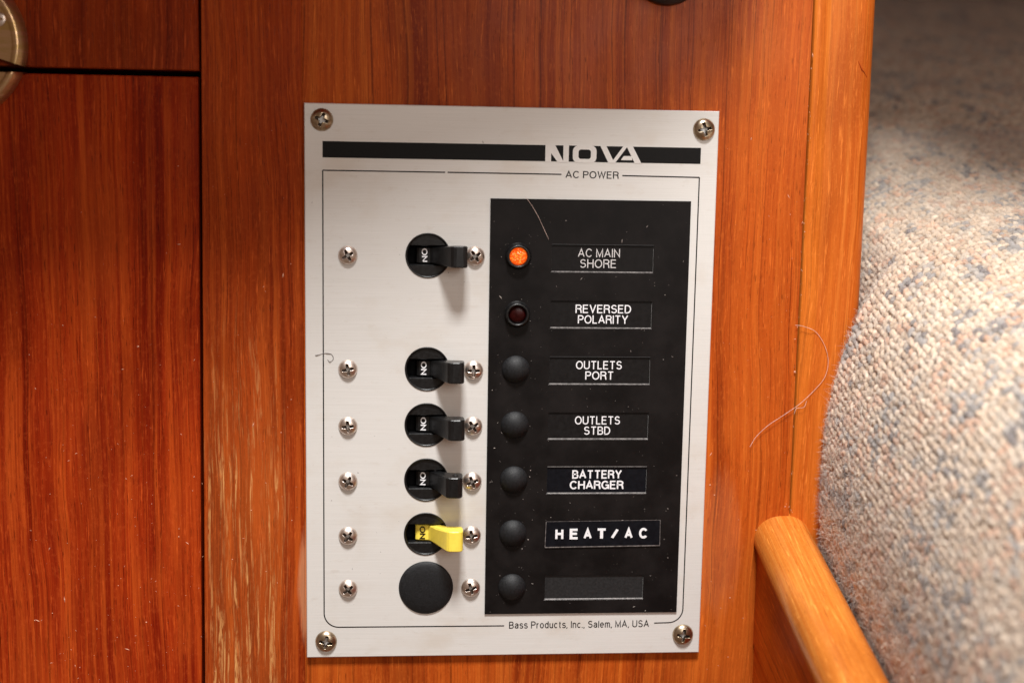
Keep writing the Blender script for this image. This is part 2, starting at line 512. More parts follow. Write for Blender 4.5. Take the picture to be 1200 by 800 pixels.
# ------------------------------------------------------------------ screws
def screw_mesh(R, H, mat, name="screw"):
    """pan head with a real cross recess, head centre at the origin, facing -y"""
    NR, NA = 46, 88
    vs, fs = [], []
    for j in range(NR + 1):
        r = R * (j / NR) ** 0.8 if j < NR else R
        for k in range(NA):
            a = 2 * math.pi * k / NA
            x, z = r * math.cos(a), r * math.sin(a)
            h = H * (1 - (r / R) ** 2.4) ** 0.62 if r < R else 0.0
            u, v_ = abs(x) / R, abs(z) / R
            al, wd = max(u, v_), min(u, v_)
            half = 0.175 - 0.09 * al
            L = 0.62
            ins = max(0.0, min(1.0, (half - wd) / 0.035)) * max(0.0, min(1.0, (L - al) / 0.06))
            # small radiused core
            core = max(0.0, min(1.0, (0.24 - math.hypot(u, v_)) / 0.06))
            ins = max(ins, core)
            depth = (0.80 - 0.75 * al) * R * 0.85
            vs.append((x, -(h - ins * depth), z))
    for j in range(NR):
        for k in range(NA):
            k2 = (k + 1) % NA
            fs.append((j * NA + k, (j + 1) * NA + k, (j + 1) * NA + k2, j * NA + k2))
    m = MB()
    m.add(vs, fs, True)
    # skirt
    base = NR * NA
    m.v += [(x, 0.3, z) for x, y, z in vs[base:base + NA]]
    n0 = (NR + 1) * NA
    m.f += [(base + k, n0 + k, n0 + (k + 1) % NA, base + (k + 1) % NA) for k in range(NA)]
    m.sm += [True] * NA
    me = m.mesh(name, mat)
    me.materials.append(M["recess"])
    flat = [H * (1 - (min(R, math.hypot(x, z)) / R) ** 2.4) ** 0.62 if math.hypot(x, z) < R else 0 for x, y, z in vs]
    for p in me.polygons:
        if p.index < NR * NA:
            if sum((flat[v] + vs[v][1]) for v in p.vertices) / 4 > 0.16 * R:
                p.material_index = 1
    return me


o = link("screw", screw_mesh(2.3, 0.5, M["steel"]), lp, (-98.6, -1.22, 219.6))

# ------------------------------------------------------------------ the switch panel
panel = empty("breaker_panel", "brushed aluminium power switch panel with black legend area, screwed to the teak bulkhead", "switch panel")



def plate_mesh():
    """sheet with five round breaker holes"""
    m = MB()
    b, T = 0.25, 1.9
    X0, X1, Z0, Z1 = 0.0, 142.0, 0.0, 194.8
    cx, R, hs = 42.0, 7.78, 9.7
    cz = [143.9, 104.4, 84.6, 64.85, 45.2]

    def quad(x0, x1, z0, z1):
        m.add([(x0, 0, z0), (x1, 0, z0), (x1, 0, z1), (x0, 0, z1)], [(0, 1, 2, 3)])
    quad(X0 + b, cx - hs, Z0 + b, Z1 - b)
    quad(cx + hs, X1 - b, Z0 + b, Z1 - b)
    z = Z0 + b
    for c_ in sorted(cz):
        quad(cx - hs, cx + hs, z, c_ - hs)
        z = c_ + hs
        sq = []
        NN = 16
        for k in range(4 * NN):
            a = 2 * math.pi * k / (4 * NN)
            ca, sa = math.cos(a), math.sin(a)
            f = hs / max(abs(ca), abs(sa))
            sq.append((ca, sa, f))
        n = len(sq)
        vs = [(cx + f * ca, 0, c_ + f * sa) for ca, sa, f in sq] + [(cx + R * ca, 0, c_ + R * sa) for ca, sa, f in sq]
        m.add(vs, [(k, (k + 1) % n, (k + 1) % n + n, k + n) for k in range(n)])
        vs = [(cx + R * ca, 0, c_ + R * sa) for ca, sa, f in sq] + [(cx + R * ca, T, c_ + R * sa) for ca, sa, f in sq]
        m.add(vs, [(k, (k + 1) % n, (k + 1) % n + n, k + n) for k in range(n)])
    quad(cx - hs, cx + hs, z, Z1 - b)
    o = [(X0, Z0), (X1, Z0), (X1, Z1), (X0, Z1)]
    i_ = [(X0 + b, Z0 + b), (X1 - b, Z0 + b), (X1 - b, Z1 - b), (X0 + b, Z1 - b)]
    vs = [(x, 0, z) for x, z in i_] + [(x, b, z) for x, z in o] + [(x, T, z) for x, z in o]
    m.add(vs, [(k, k + 4, (k + 1) % 4 + 4, (k + 1) % 4) for k in range(4)] + [(k + 4, k + 8, (k + 1) % 4 + 8, (k + 1) % 4 + 4) for k in range(4)])
    return m


plate = plate_mesh().build("face_plate", M["alu"], panel)

# printed stripe, logo and border line (thin ink layers)
stripe = MB().box(6.1, 136.0, -0.05, 0, 176.7, 182.2).build("printed_stripe", M["ink"], panel)


def poly_part(name, polys, y0, y1, mat, parent):
    m = MB()
    for i_, p in enumerate(polys):
        a = sum(p[i][0] * p[(i + 1) % len(p)][1] - p[(i + 1) % len(p)][0] * p[i][1] for i in range(len(p)))
        if a < 0:
            p = p[::-1]
        m.prism(p, y0 - 0.006 * (i_ % 7), y1)
    return m.build(name, mat, parent)


def ring_poly(cx, cz, a, b, ra, rb, wall_, n=8):
    """quads of a rounded-rectangle ring"""
    def rr(hx, hz, r):
        out = []
        for q, (sx, sz) in enumerate(((1, 1), (-1, 1), (-1, -1), (1, -1))):
            for k in range(n + 1):
                t_ = math.pi / 2 * (q + k / n)
                out.append((cx + sx * (hx - r) + r * math.cos(t_), cz + sz * (hz - r) + r * math.sin(t_)))
        return out
    o, i = rr(a, b, ra), rr(a - wall_[0], b - wall_[1], rb)
    return [[o[k], o[(k + 1) % len(o)], i[(k + 1) % len(o)], i[k]] for k in range(len(o))]


LZ0, LZ1 = 176.35, 182.05
# px -> mm inside the logo strip: the letters are drawn in a 0..1 box of the strip's height
def lg(u, v_):                # u in mm from x=81.9, v 0..1
    return (81.9 + u, LZ0 + 0.15 + v_ * (LZ1 - LZ0 + 0.15))


N_ = [[lg(0, 0), lg(2.0, 0), lg(2.0, 1), lg(0, 1)], [lg(0.2, 1), lg(3.3, 1), lg(6.4, 0), lg(4.3, 0), lg(0.2, 0.92)],
      [lg(6.2, 0), lg(8.1, 0), lg(8.1, 1), lg(6.2, 1)]]
O_ = ring_poly(81.9 + 13.6, (LZ0 + LZ1) / 2 + 0.12, 4.1, 2.95, 1.9, 0.9, (1.95, 1.35))
V_ = [[lg(18.9, 1), lg(21.0, 1), lg(24.0, 0), lg(21.9, 0)], [lg(27.0, 1), lg(28.5, 1), lg(24.2, 0), lg(22.8, 0)]]
A_ = [[lg(28.0, 1), lg(30.2, 1), lg(33.4, 0), lg(31.1, 0)], [lg(26.2, 0.18), lg(30.2, 0.18), lg(30.0, 0.42), lg(27.2, 0.42)]]
poly_part("logo_lettering", N_ + O_ + V_ + A_, -0.09, -0.05, M["alu_print"], panel)

LW = 0.42


def line(m, pts, w_=LW, y=-0.045):
    for i in range(len(pts) - 1):
        (x0, z0), (x1, z1) = pts[i], pts[i + 1]
        L = math.hypot(x1 - x0, z1 - z0)
        nx, nz = -(z1 - z0) / L * w_ / 2, (x1 - x0) / L * w_ / 2
        ex, ez = (x1 - x0) / L * 0.02, (z1 - z0) / L * 0.02
        q = [(x0 - nx - ex, z0 - nz - ez), (x1 - nx + ex, z1 - nz + ez), (x1 + nx + ex, z1 + nz + ez), (x0 + nx - ex, z0 + nz - ez)]
        m.add([(x, y, z) for x, z in q], [(0, 1, 2, 3)])
        y += 0.0007 * (1 if i % 2 == 0 else -1)


bm_ = MB()
r_ = 5.2
left = [(87.6, 172.35), (48.5, 172.4)]
line(bm_, left)
arc = [(6.15 + r_ - r_ * math.cos(a), 11.2 + r_ - r_ * math.sin(a)) for a in [math.pi / 2 * k / 12 for k in range(13)]]
line(bm_, [(47.6, 172.4), (6.15, 172.4), (6.15, 11.2 + r_)] + arc[1:] + [(70.4, 11.0)])
arc = [(135.5 - r_ + r_ * math.sin(a), 11.5 + r_ - r_ * math.cos(a)) for a in [math.pi / 2 * k / 12 for k in range(13)]]
line(bm_, [(125.1, 11.4)] + arc + [(135.8, 172.05), (108.8, 172.25)])
bm_.build("printed_border", M["thin_ink"], panel)


def el(cx, cz, rx, rz, a0, a1, n=14):
    return [(cx + rx * math.cos(math.radians(a0 + (a1 - a0) * k / n)), cz + rz * math.sin(math.radians(a0 + (a1 - a0) * k / n))) for k in range(n + 1)]


def lower(pts, f=0.73):
    return [(x * 0.78, z * f) for x, z in pts]


S_PATH = el(.31, .755, .275, .245, 22, 262) [:-1] + el(.31, .265, .305, .265, 82, -158)
# centre lines of a plain grotesque alphabet, cap height 1: (advance width, strokes)
GLYPH = {
    "A": (.74, [[(0, 0), (.37, 1), (.74, 0)], [(.13, .33), (.61, .33)]]),
    "B": (.62, [[(0, .52), (.34, .52)] + el(.34, .76, .23, .24, -90, 90, 10)[1:] + [(0, 1), (0, 0), (.36, 0)] + el(.36, .26, .26, .26, -90, 90, 10)[1:]]),
    "C": (.74, [el(.38, .5, .38, .5, 38, 322, 22)]),
    "D": (.68, [[(0, 0), (0, 1), (.26, 1)] + el(.26, .5, .41, .5, 90, -90, 16)[1:] + [(-.06, 0)]]),
    "E": (.58, [[(.58, 1), (0, 1), (0, 0), (.6, 0)], [(0, .53), (.53, .53)]]),
    "G": (.78, [el(.38, .5, .38, .5, 40, 335, 22), [(.42, .48), (.77, .48), (.77, -.05)]]),
    "H": (.66, [[(0, -.06), (0, 1.06)], [(.66, -.06), (.66, 1.06)], [(0, .53), (.66, .53)]]),
    "I": (.0, [[(0, -.06), (0, 1.06)]]),
    "L": (.5, [[(0, 1.06), (0, 0), (.52, 0)]]),
    "M": (.78, [[(0, -.06), (0, .98), (.39, .05), (.78, .98), (.78, -.06)]]),
    "N": (.66, [[(0, -.06), (0, .96), (.66, .04), (.66, 1.06)]]),
    "O": (.80, [el(.40, .5, .40, .5, 0, 360, 28)]),
    "P": (.60, [[(0, -.06), (0, 1), (.36, 1)] + el(.36, .74, .25, .26, 90, -90, 10)[1:] + [(0, .48)]]),
    "R": (.64, [[(0, -.06), (0, 1), (.38, 1)] + el(.38, .76, .24, .24, 90, -90, 10)[1:] + [(0, .52)], [(.36, .52), (.58, .40), (.62, .1), (.66, -.06)]]),
    "S": (.62, [S_PATH]),
    "T": (.66, [[(0, 1), (.66, 1)], [(.33, 1), (.33, -.06)]]),
    "U": (.66, [[(0, 1.06)] + el(.33, .31, .33, .31, 180, 360, 16) + [(.66, 1.06)]]),
    "V": (.70, [[(0, 1.06), (.35, .04), (.70, 1.06)]]),
    "W": (1.0, [[(0, 1.06), (.25, .04), (.5, .96), (.75, .04), (1.0, 1.06)]]),
    "Y": (.70, [[(0, 1.06), (.35, .45), (.70, 1.06)], [(.35, .45), (.35, -.06)]]),
    "/": (.5, [[(0, -.0), (.5, 1.0)]]),
    ".": (.0, [[(0, -.06), (0, .07)]]),
    ",": (.0, [[(0.02, .07), (0.0, -.06), (-.05, -.18)]]),
    "a": (.48, [el(.23, .21, .23, .19, 90, 360, 14)[:-3] + [(.46, .25), (.46, .5)] + el(.24, .5, .22, .22, 0, 160, 8), [(.23, .41), (.46, .44)], [(.46, .3), (.46, -.04)]]),
    "s": (.44, [lower(S_PATH)]),
    "r": (.26, [[(0, -.06), (0, .76)], el(.24, .42, .24, .29, 180, 85, 8)]),
    "o": (.50, [el(.25, .36, .25, .36, 0, 360, 20)]),
    "d": (.48, [el(.24, .36, .24, .36, 0, 360, 20), [(.48, 1.05), (.48, -.05)]]),
    "u": (.44, [[(0, .76)] + el(.22, .22, .22, .22, 180, 360, 10), [(.44, .76), (.44, -.05)]]),
    "c": (.46, [el(.24, .36, .24, .36, 42, 318, 16)]),
    "t": (.26, [[(.12, .95), (.12, .12), (.18, 0), (.28, 0)], [(0, .72), (.27, .72)]]),
    "n": (.44, [[(0, -.06), (0, .76)], el(.22, .50, .22, .22, 180, 0, 10) + [(.44, -.06)]]),
    "l": (.0, [[(0, -.06), (0, 1.05)]]),
    "e": (.50, [[(.02, .38), (.5, .38)] + el(.25, .36, .25, .36, 4, 318, 18)]),
    "m": (.70, [[(0, -.06), (0, .76)], el(.175, .52, .175, .2, 180, 0, 8) + [(.35, -.06)], el(.525, .52, .175, .2, 180, 0, 8) + [(.70, -.06)]]),
}


def ribbon(pts, w_):
    """outline quads along a centre line with mitred joints"""
    closed = math.hypot(pts[0][0] - pts[-1][0], pts[0][1] - pts[-1][1]) < 1e-6
    n = len(pts)
    L, R = [], []
    for i in range(n):
        def dirn(a, b):
            d = math.hypot(b[0] - a[0], b[1] - a[1]) or 1e-9
            return ((b[0] - a[0]) / d, (b[1] - a[1]) / d)
        p = pts[i]
        dp = dirn(pts[i - 1], p) if i > 0 else (dirn(pts[-2], p) if closed else None)
        dn = dirn(p, pts[i + 1]) if i < n - 1 else (dirn(p, pts[1]) if closed else None)
        dp = dp or dn
        dn = dn or dp
        nx, nz = -(dp[1] + dn[1]), dp[0] + dn[0]
        q_ = math.hypot(nx, nz) or 1e-9
        nx, nz = nx / q_, nz / q_
        c_ = max(0.38, nx * -dp[1] + nz * dp[0])
        k = w_ / 2 / c_
        L.append((p[0] + nx * k, p[1] + nz * k))
        R.append((p[0] - nx * k, p[1] - nz * k))
    return [(R[i], R[i + 1], L[i + 1], L[i]) for i in range(n - 1)]


def text_part(s, x0, x1, z0, z1, y, mat, parent, name="lettering", weight=0.13, gap=0.27, space=0.36, rot=0.0, thick=0.04):
    """lettering filled into the box x0..x1, z0..z1 (mm); rot turns it about the box centre"""
    quads, pen = [], 0.0
    for ch in s:
        if ch == " ":
            pen += space
            continue
        wid, strokes = GLYPH[ch]
        for j, st in enumerate(strokes):
            for qd in ribbon([(pen + a, b) for a, b in st], weight):
                quads.append((j, qd))
        pen += wid + gap
    xs = [p[0] for _, qd in quads for p in qd]
    mn, mx = min(xs), max(xs)
    lo, hi = -weight / 2, 1 + weight / 2
    ca, sa = math.cos(rot), math.sin(rot)
    m = MB()
    for j, qd in quads:
        out = []
        for a, b in qd:
            X = ((a - mn) / (mx - mn) - 0.5) * (x1 - x0)
            Z = ((b - lo) / (hi - lo) - 0.5) * (z1 - z0)
            out.append(((x0 + x1) / 2 + X * ca - Z * sa, (z0 + z1) / 2 + X * sa + Z * ca))
        yy = y - thick - 0.004 * j
        vs = [(a, yy, b) for a, b in out] + [(a, y, b) for a, b in out]
        m.add(vs, [(0, 1, 2, 3), (0, 4, 5, 1), (2, 6, 7, 3)])
    return m.build(name, mat, parent)


text_part("AC POWER", 89.0, 107.6, 171.1, 173.6, 0, M["thin_ink"], panel, weight=0.155)
text_part("Bass Products, Inc., Salem, MA, USA", 72.2, 123.2, 9.9, 12.55, 0, M["thin_ink"], panel, weight=0.15, gap=0.30, space=0.42)

# corner screws and the two columns of breaker screws
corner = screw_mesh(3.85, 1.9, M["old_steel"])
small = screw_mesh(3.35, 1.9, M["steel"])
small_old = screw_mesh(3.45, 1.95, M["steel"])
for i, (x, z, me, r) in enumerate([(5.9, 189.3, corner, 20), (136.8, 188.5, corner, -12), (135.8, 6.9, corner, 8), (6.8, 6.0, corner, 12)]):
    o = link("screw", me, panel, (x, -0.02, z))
    o.rotation_euler.y = math.radians(r)
    if i == 0:
        o["label"] = "brown tarnished cross-head screw in the panel's top corner"
rowz = [143.8, 104.25, 84.4, 64.45, 44.6, 25.15]
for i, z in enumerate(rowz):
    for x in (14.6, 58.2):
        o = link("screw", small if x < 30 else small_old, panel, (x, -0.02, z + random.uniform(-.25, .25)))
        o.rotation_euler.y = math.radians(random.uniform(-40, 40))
# flat washers of grime: thin dark rings under the heads are left to the contact shadow

# ------------------------------------------------------------------ circuit breakers
HR = 7.75


def seg(sign, chord, R, n=26):
    a = math.asin(chord / R)
    pts = [(R * math.cos(a + (math.pi - 2 * a) * k / n), sign * R * math.sin(a + (math.pi - 2 * a) * k / n)) for k in range(n + 1)]
    return pts if sign > 0 else pts[::-1]


def breaker_body():
    m = MB()
    # rim
    m.revolve([(HR - 0.75, 0.9), (HR - 0.6, -0.12), (HR - 0.15, -0.3), (HR, -0.2), (HR + 0.05, 0.05)], n=64)
    # upper and lower shoulders on both sides of the slot, sloping inwards
    for sgn, ch in ((1, 3.6), (-1, 3.5)):
        p = seg(sgn, ch, HR - 0.7)
        n = len(p)
        ins = 1.6
        front = [(x, 0.35 + (0.0 if abs(z) > ch + 0.01 else 0.0), z) for x, z in p]
        m.add(front, [tuple(range(n))])
        # slot wall
        ca = math.sqrt((HR - 0.7) ** 2 - ch ** 2)
        z = sgn * ch
        # small chamfer then wall down
        m.add([(-ca, 0.35, z), (ca, 0.35, z), (ca, 0.8, z - sgn * 0.35), (-ca, 0.8, z - sgn * 0.35)], [(0, 1, 2, 3) if sgn < 0 else (3, 2, 1, 0)])
        m.add([(-ca, 0.8, z - sgn * 0.35), (ca, 0.8, z - sgn * 0.35), (ca, 5.5, z - sgn * 0.35), (-ca, 5.5, z - sgn * 0.35)], [(0, 1, 2, 3) if sgn < 0 else (3, 2, 1, 0)])
    # floor and side
    m.revolve([(0.0, 5.5), (HR - 0.6, 5.5), (HR - 0.6, 0.5)], n=48)
    return m


def lever_mesh(mat, name="lever"):
    """bent toggle: root in the slot, neck leaning out to the side, block-shaped finger grip"""
    m = MB()
    # rocker carrying the ON mark
    prof = [(-3.8, 4.6), (-3.6, 2.6), (-2.9, 2.2), (0.9, 1.7)]
    front = [(0.9, 1.7), (1.8, 0.3), (3.6, -3.4), (5.2, -6.6), (6.3, -8.7), (7.1, -10.0), (8.0, -10.7), (9.0, -10.9), (11.2, -10.9), (12.0, -10.6),
             (12.6, -10.0), (12.85, -9.1), (12.85, -5.2), (12.6, -4.3), (12.0, -3.7), (11.2, -3.5), (8.8, -3.4), (6.8, -2.2), (5.4, 0.2), (4.6, 2.6), (4.4, 4.6)]
    pts = prof + front[1:]
    n = len(pts)

    def hz(x, y):
        k = max(0.0, min(1.0, (x - 3.0) / 4.8))
        k = k * k * (3 - 2 * k)
        return 2.75 + 0.85 * k

    b = 0.28
    cxm, cym = 6.0, -2.0
    rings = []
    for s, ins in ((1, b), (1, 0), (-1, 0), (-1, b)):
        ring = []
        for i, (x, y) in enumerate(pts):
            h = hz(x, y)
            px, py = pts[i - 1]
            qx, qy = pts[(i + 1) % n]
            tx, ty = qx - px, qy - py
            L = math.hypot(tx, ty) or 1
            nx, ny = ty / L, -tx / L       # outward (outline runs so that this points out)
            sgn_ = -1
            if ins:
                ring.append((x + nx * sgn_ * ins * 0.8, y + ny * sgn_ * ins * 0.8, s * h))
            else:
                ring.append((x, y, s * (h - b)))
        rings.append(ring)
    vs = [v for r in rings for v in r]
    fs = []
    for j in range(3):
        for i in range(n):
            i2 = (i + 1) % n
            fs.append((j * n + i, (j + 1) * n + i, (j + 1) * n + i2, j * n + i2))
    m.add(vs, fs)
    m.add(rings[0], [tuple(range(n))])
    m.add(rings[3], [tuple(reversed(range(n)))])
    me = m.mesh(name, mat)
    import bmesh
    bb = bmesh.new()
    bb.from_mesh(me)
    bmesh.ops.remove_doubles(bb, verts=bb.verts, dist=1e-7)
    bmesh.ops.recalc_face_normals(bb, faces=bb.faces)
    bb.to_mesh(me)
    bb.free()
    return me


body_me = breaker_body().mesh("circuit_breaker", M["black_plastic"])
lev_b = lever_mesh(M["lever_plastic"])
lev_y = lever_mesh(M["yellow"])
pin_me = MB().revolve([(0.0, -3.72), (0.75, -3.66), (0.95, -3.5), (1.0, -3.2)], n=20)
cbz = [143.9, 104.4, 84.6, 64.85, 45.2]
for i, z in enumerate(cbz):
    cb = link("circuit_breaker", body_me, panel, (42.0, 0, z))
    lv = link("lever", lev_y if i == 4 else lev_b, cb)
    if i == 4:
        cb["label"] = "circuit breaker with bright yellow toggle lever, lowest of the column"
        lv["label"] = "bright yellow toggle lever"
    if i == 0:
        cb["label"] = "uppermost circuit breaker, set apart from the others, beside the glowing amber lamp"
        pass
    lv.rotation_euler = (math.radians(random.uniform(-2, 2)), 0, math.radians([3, -1.5, 1, -2.5, 0][i]))
    # ON mark on the rocker, reading downwards
    mk = text_part("ON", -2.35, 2.35, -1.0, 1.0, 0, M["thin_ink"] if i == 4 else M["bright_ink"], cb, "on_mark", weight=0.2,
                   rot=-math.pi / 2)
    mk.location = Vector((-1.15, 1.85, 0.0)) * MM
    mk.rotation_euler.z = math.radians(-8)
    # small moulding mark on the grip's top
    pk = MB().revolve([(0.62, 0.0), (0.72, -0.12), (0.98, -0.12), (1.08, 0.0)], n=20, smooth=True)
    pv = link("grip_ring", pk.mesh("grip_ring", M["yellow"] if i == 4 else M["lever_plastic"]), cb)
    pv.rotation_euler.x = math.radians(-90)
    pv.location = Vector((10.0, -7.3, 3.62)) * MM

# blanking plug in the lowest hole
m = MB().revolve([(0.0, -1.55), (0.5, -1.52), (3.0, -1.48), (6.0, -1.3), (8.0, -1.0), (9.2, -0.6), (9.65, -0.2), (9.7, 0.02)], n=72)
m.build("blanking_plug", M["rubber"], panel, (42.2, 0, 25.5))

# ------------------------------------------------------------------ black legend plate with label windows
LX0, LX1 = 63.3, 133.1
WX0, WX1 = 84.8, 120.5
wins = [(138.8, 148.3), (119.2, 128.8), (99.3, 109.0), (79.6, 89.2), (59.9, 69.6), (40.4, 49.6), (20.8, 29.7)]
m = MB()
Y0 = -0.55
zs = [15.6]
for a, b in reversed(wins):
    zs += [a, b]
zs.append(163.8)


def q(m, x0, x1, z0, z1, y):
    m.add([(x0, y, z0), (x1, y, z0), (x1, y, z1), (x0, y, z1)], [(0, 1, 2, 3)])


q(m, LX0, WX0, 15.6, 163.8, Y0)
q(m, WX1, LX1, 15.6, 163.8, Y0)
for i in range(0, len(zs), 2):
    q(m, WX0, WX1, zs[i], zs[i + 1], Y0)
m.add([(LX0, Y0, 15.6), (LX1, Y0, 15.6), (LX1, 0, 15.6), (LX0, 0, 15.6)], [(3, 2, 1, 0)])
m.add([(LX0, Y0, 163.8), (LX1, Y0, 163.8), (LX1, 0, 163.8), (LX0, 0, 163.8)], [(0, 1, 2, 3)])
m.add([(LX0, Y0, 15.6), (LX0, Y0, 163.8), (LX0, 0, 163.8), (LX0, 0, 15.6)], [(0, 1, 2, 3)])
m.add([(LX1, Y0, 15.6), (LX1, Y0, 163.8), (LX1, 0, 163.8), (LX1, 0, 15.6)], [(3, 2, 1, 0)])
for a, b in wins:
    m.add([(WX0, Y0, a), (WX0, Y0, b), (WX0, 0, b), (WX0, 0, a)], [(3, 2, 1, 0)])
    m.add([(WX1, Y0, a), (WX1, Y0, b), (WX1, 0, b), (WX1, 0, a)], [(0, 1, 2, 3)])
    m.add([(WX0, Y0, b), (WX1, Y0, b), (WX1, 0, b), (WX0, 0, b)], [(3, 2, 1, 0)])
    m.add([(WX0, Y0, a), (WX1, Y0, a), (WX1, 0, a), (WX0, 0, a)], [(0, 1, 2, 3)])
legend = m.build("legend_plate", M["laminate"], panel)

labels = [("AC MAIN\nSHORE", 94.0, 108.7, "label_black", "white_ink", 0.118),
          ("REVERSED\nPOLARITY", 93.6, 113.2, "label_black", "bright_ink", 0.145),
          ("OUTLETS\nPORT", 94.2, 110.5, "label_black", "bright_ink", 0.145),
          ("OUTLETS\nSTBD", 94.3, 110.4, "label_black", "bright_ink", 0.145),
          ("BATTERY\nCHARGER", 93.8, 111.6, "label_blue", "bright_ink", 0.19),
          None, None]
# second-line extents (mm) measured line by line
lines2 = [(94.9, 107.4), (94.5, 112.2), (97.6, 107.5), (97.7, 107.0), (93.0, 112.4)]
for i, (a, b) in enumerate(wins):
    mat = M["label_black"]
    if labels[i]:
        mat = M[labels[i][3]]
    if i == 6:
        mat = M["label_grey"]
    st = MB().box(WX0 + 0.06, WX1 - 0.06, -0.12, 0, a + 0.06, b - 0.06).build("label_strip", mat, panel)
    # slanted lip along the window's lower edge, its caught light painted in pale grey
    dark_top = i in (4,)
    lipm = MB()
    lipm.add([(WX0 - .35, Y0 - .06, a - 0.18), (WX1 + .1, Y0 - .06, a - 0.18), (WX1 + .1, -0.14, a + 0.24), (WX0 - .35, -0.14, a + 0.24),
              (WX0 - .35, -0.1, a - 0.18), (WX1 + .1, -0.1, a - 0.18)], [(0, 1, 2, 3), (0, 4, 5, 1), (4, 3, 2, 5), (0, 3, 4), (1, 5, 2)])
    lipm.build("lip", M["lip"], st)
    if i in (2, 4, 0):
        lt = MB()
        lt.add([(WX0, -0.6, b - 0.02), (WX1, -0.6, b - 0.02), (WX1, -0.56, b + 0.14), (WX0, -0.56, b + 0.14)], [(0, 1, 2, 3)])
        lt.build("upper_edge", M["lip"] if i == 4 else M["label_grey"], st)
    if labels[i]:
        l1, l2 = labels[i][0].split("\n")
        ch = 2.95 if i != 4 else 3.1
        zc = (a + b) / 2 + 0.1
        bold = labels[i][5]
        text_part(l1, labels[i][1], labels[i][2], zc + 0.35, zc + 0.35 + ch, -0.12, M[labels[i][4]], st, weight=bold)
        text_part(l2, *lines2[i], zc - 0.4 - ch, zc - 0.4, -0.12, M[labels[i][4]], st, weight=bold)

# embossed tape HEAT/AC stuck over the sixth window, slightly askew
tape = MB()
tx = [(84.5, 40.3), (126.0, 40.75), (125.9, 50.15), (84.75, 49.75)]
tape.prism(tx, -0.95, -0.56)
tp = tape.build("embossed_tape", M["label_blue"], panel)
tp["label"] = "glossy black embossed label tape reading HEAT/AC, longer than the other labels"
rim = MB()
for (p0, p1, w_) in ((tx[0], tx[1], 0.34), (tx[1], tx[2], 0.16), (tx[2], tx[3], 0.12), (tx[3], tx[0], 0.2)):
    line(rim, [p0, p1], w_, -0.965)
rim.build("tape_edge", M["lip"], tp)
chars = "HEAT/AC"
x = 88.2
for k, chx in enumerate([88.1, 93.25, 98.3, 103.3, 108.2, 113.1, 118.3]):
    text_part(chars[k], chx, chx + (2.9 if chars[k] != "/" else 2.7), 43.25 + k * .03, 47.1 + k * .03, -0.95, M["bright_ink"], tp, "embossed_letter", weight=0.25, thick=0.25)

# ------------------------------------------------------------------ indicator lamps and rubber plugs
bez = MB().revolve([(3.05, 0.2), (3.1, -2.6), (3.35, -3.0), (3.75, -3.05), (4.05, -2.7), (4.15, -1.0), (4.6, -0.7), (4.7, -0.55)], n=56).mesh("indicator_lamp", M["black_plastic"])
lens1 = MB().revolve([(0, -2.3), (1.2, -2.25), (2.2, -2.1), (2.9, -1.8), (3.05, -1.3)], n=40)
for z, mt, lb in ((144.1, "amber", "lit amber indicator lamp"), (123.9, "red_lens", "unlit dark red indicator lamp")):
    o = link("indicator_lamp", bez, panel, (73.1, 0, z))
    o["label"] = lb
    lens1.build("lens", M[mt], o)
pl = MB().revolve([(0, -3.4), (0.8, -3.36), (1.8, -3.15), (2.8, -2.75), (3.7, -2.15), (4.4, -1.45), (4.75, -1.0), (4.9, -0.75), (4.95, -0.5)], n=56).mesh("rubber_plug", M["rubber"])
for z in (104.45, 84.65, 64.95, 45.4, 25.55):
    link("rubber_plug", pl, panel, (72.95, 0, z))

# ------------------------------------------------------------------ corner post
post = MB()
NS = 14
RR = 7.0
prof = [(174.5, WF + 4), (174.6, WF + 0.7), (175.0, WF + 0.25), (175.8, WF + 0.1), (178.6, WF - 0.1), (179.4, WF - 0.65), (180.4, WF - 0.8)]
prof += [(197.3 - RR * 0.75 + RR * 0.75 * math.sin(a), WF - 0.8 + RR - RR * math.cos(a)) for a in [math.pi / 2 * k / NS for k in range(NS + 1)]]
prof += [(197.3, WF + 26), (174.5, WF + 26)]
n = len(prof)
post.add([(x, y, ZB) for x, y in prof] + [(x, y, ZT) for x, y in prof],
         [(i, (i + 1) % n, (i + 1) % n + n, i + n) for i in range(n)], True)
post.sm[-1] = post.sm[-2] = False
post_o = tag(post.build("corner_post", M["post"]), "bright orange teak corner post with rounded edge beside the tweed cushion", "post")
# dent / scratch in the varnish
sc = MB().tube([(190.5, WF - 0.79, 213.0), (192.0, WF - 0.72, 210.2), (194.2, WF - 0.35, 207.4)], lambda t_: 0.38 * math.sin(math.pi * min(1, t_ + .08)) + 0.02)
sc.build("scratch", M["stile"], post_o)

# ------------------------------------------------------------------ sloping rail with rounded cap
E = Vector((0.0093, 0.9657, 0.2594))
SL = math.atan2(E.z, E.y)
rail = empty("berth_rail", "golden teak leeboard rail with rounded cap, running down from the bulkhead beside the cushion", "rail", (172, 2, 40))
rail.rotation_euler = (SL, 0, -0.0093)


def extr(sec, t0, t1, smooth=True):
    """a section (x,z at the bulkhead's face) drawn out along the rail's own length"""
    m = MB()
    n = len(sec)
    vs = []
    for t_ in (t0, t1):
        vs += [(x - 172, t_, (z - 40) * math.cos(SL)) for x, z in sec]
    m.add(vs, [(i, i + n, (i + 1) % n + n, (i + 1) % n) for i in range(n)], smooth)
    m.add([vs[n + i] for i in range(n)], [tuple(range(n))])
    return m


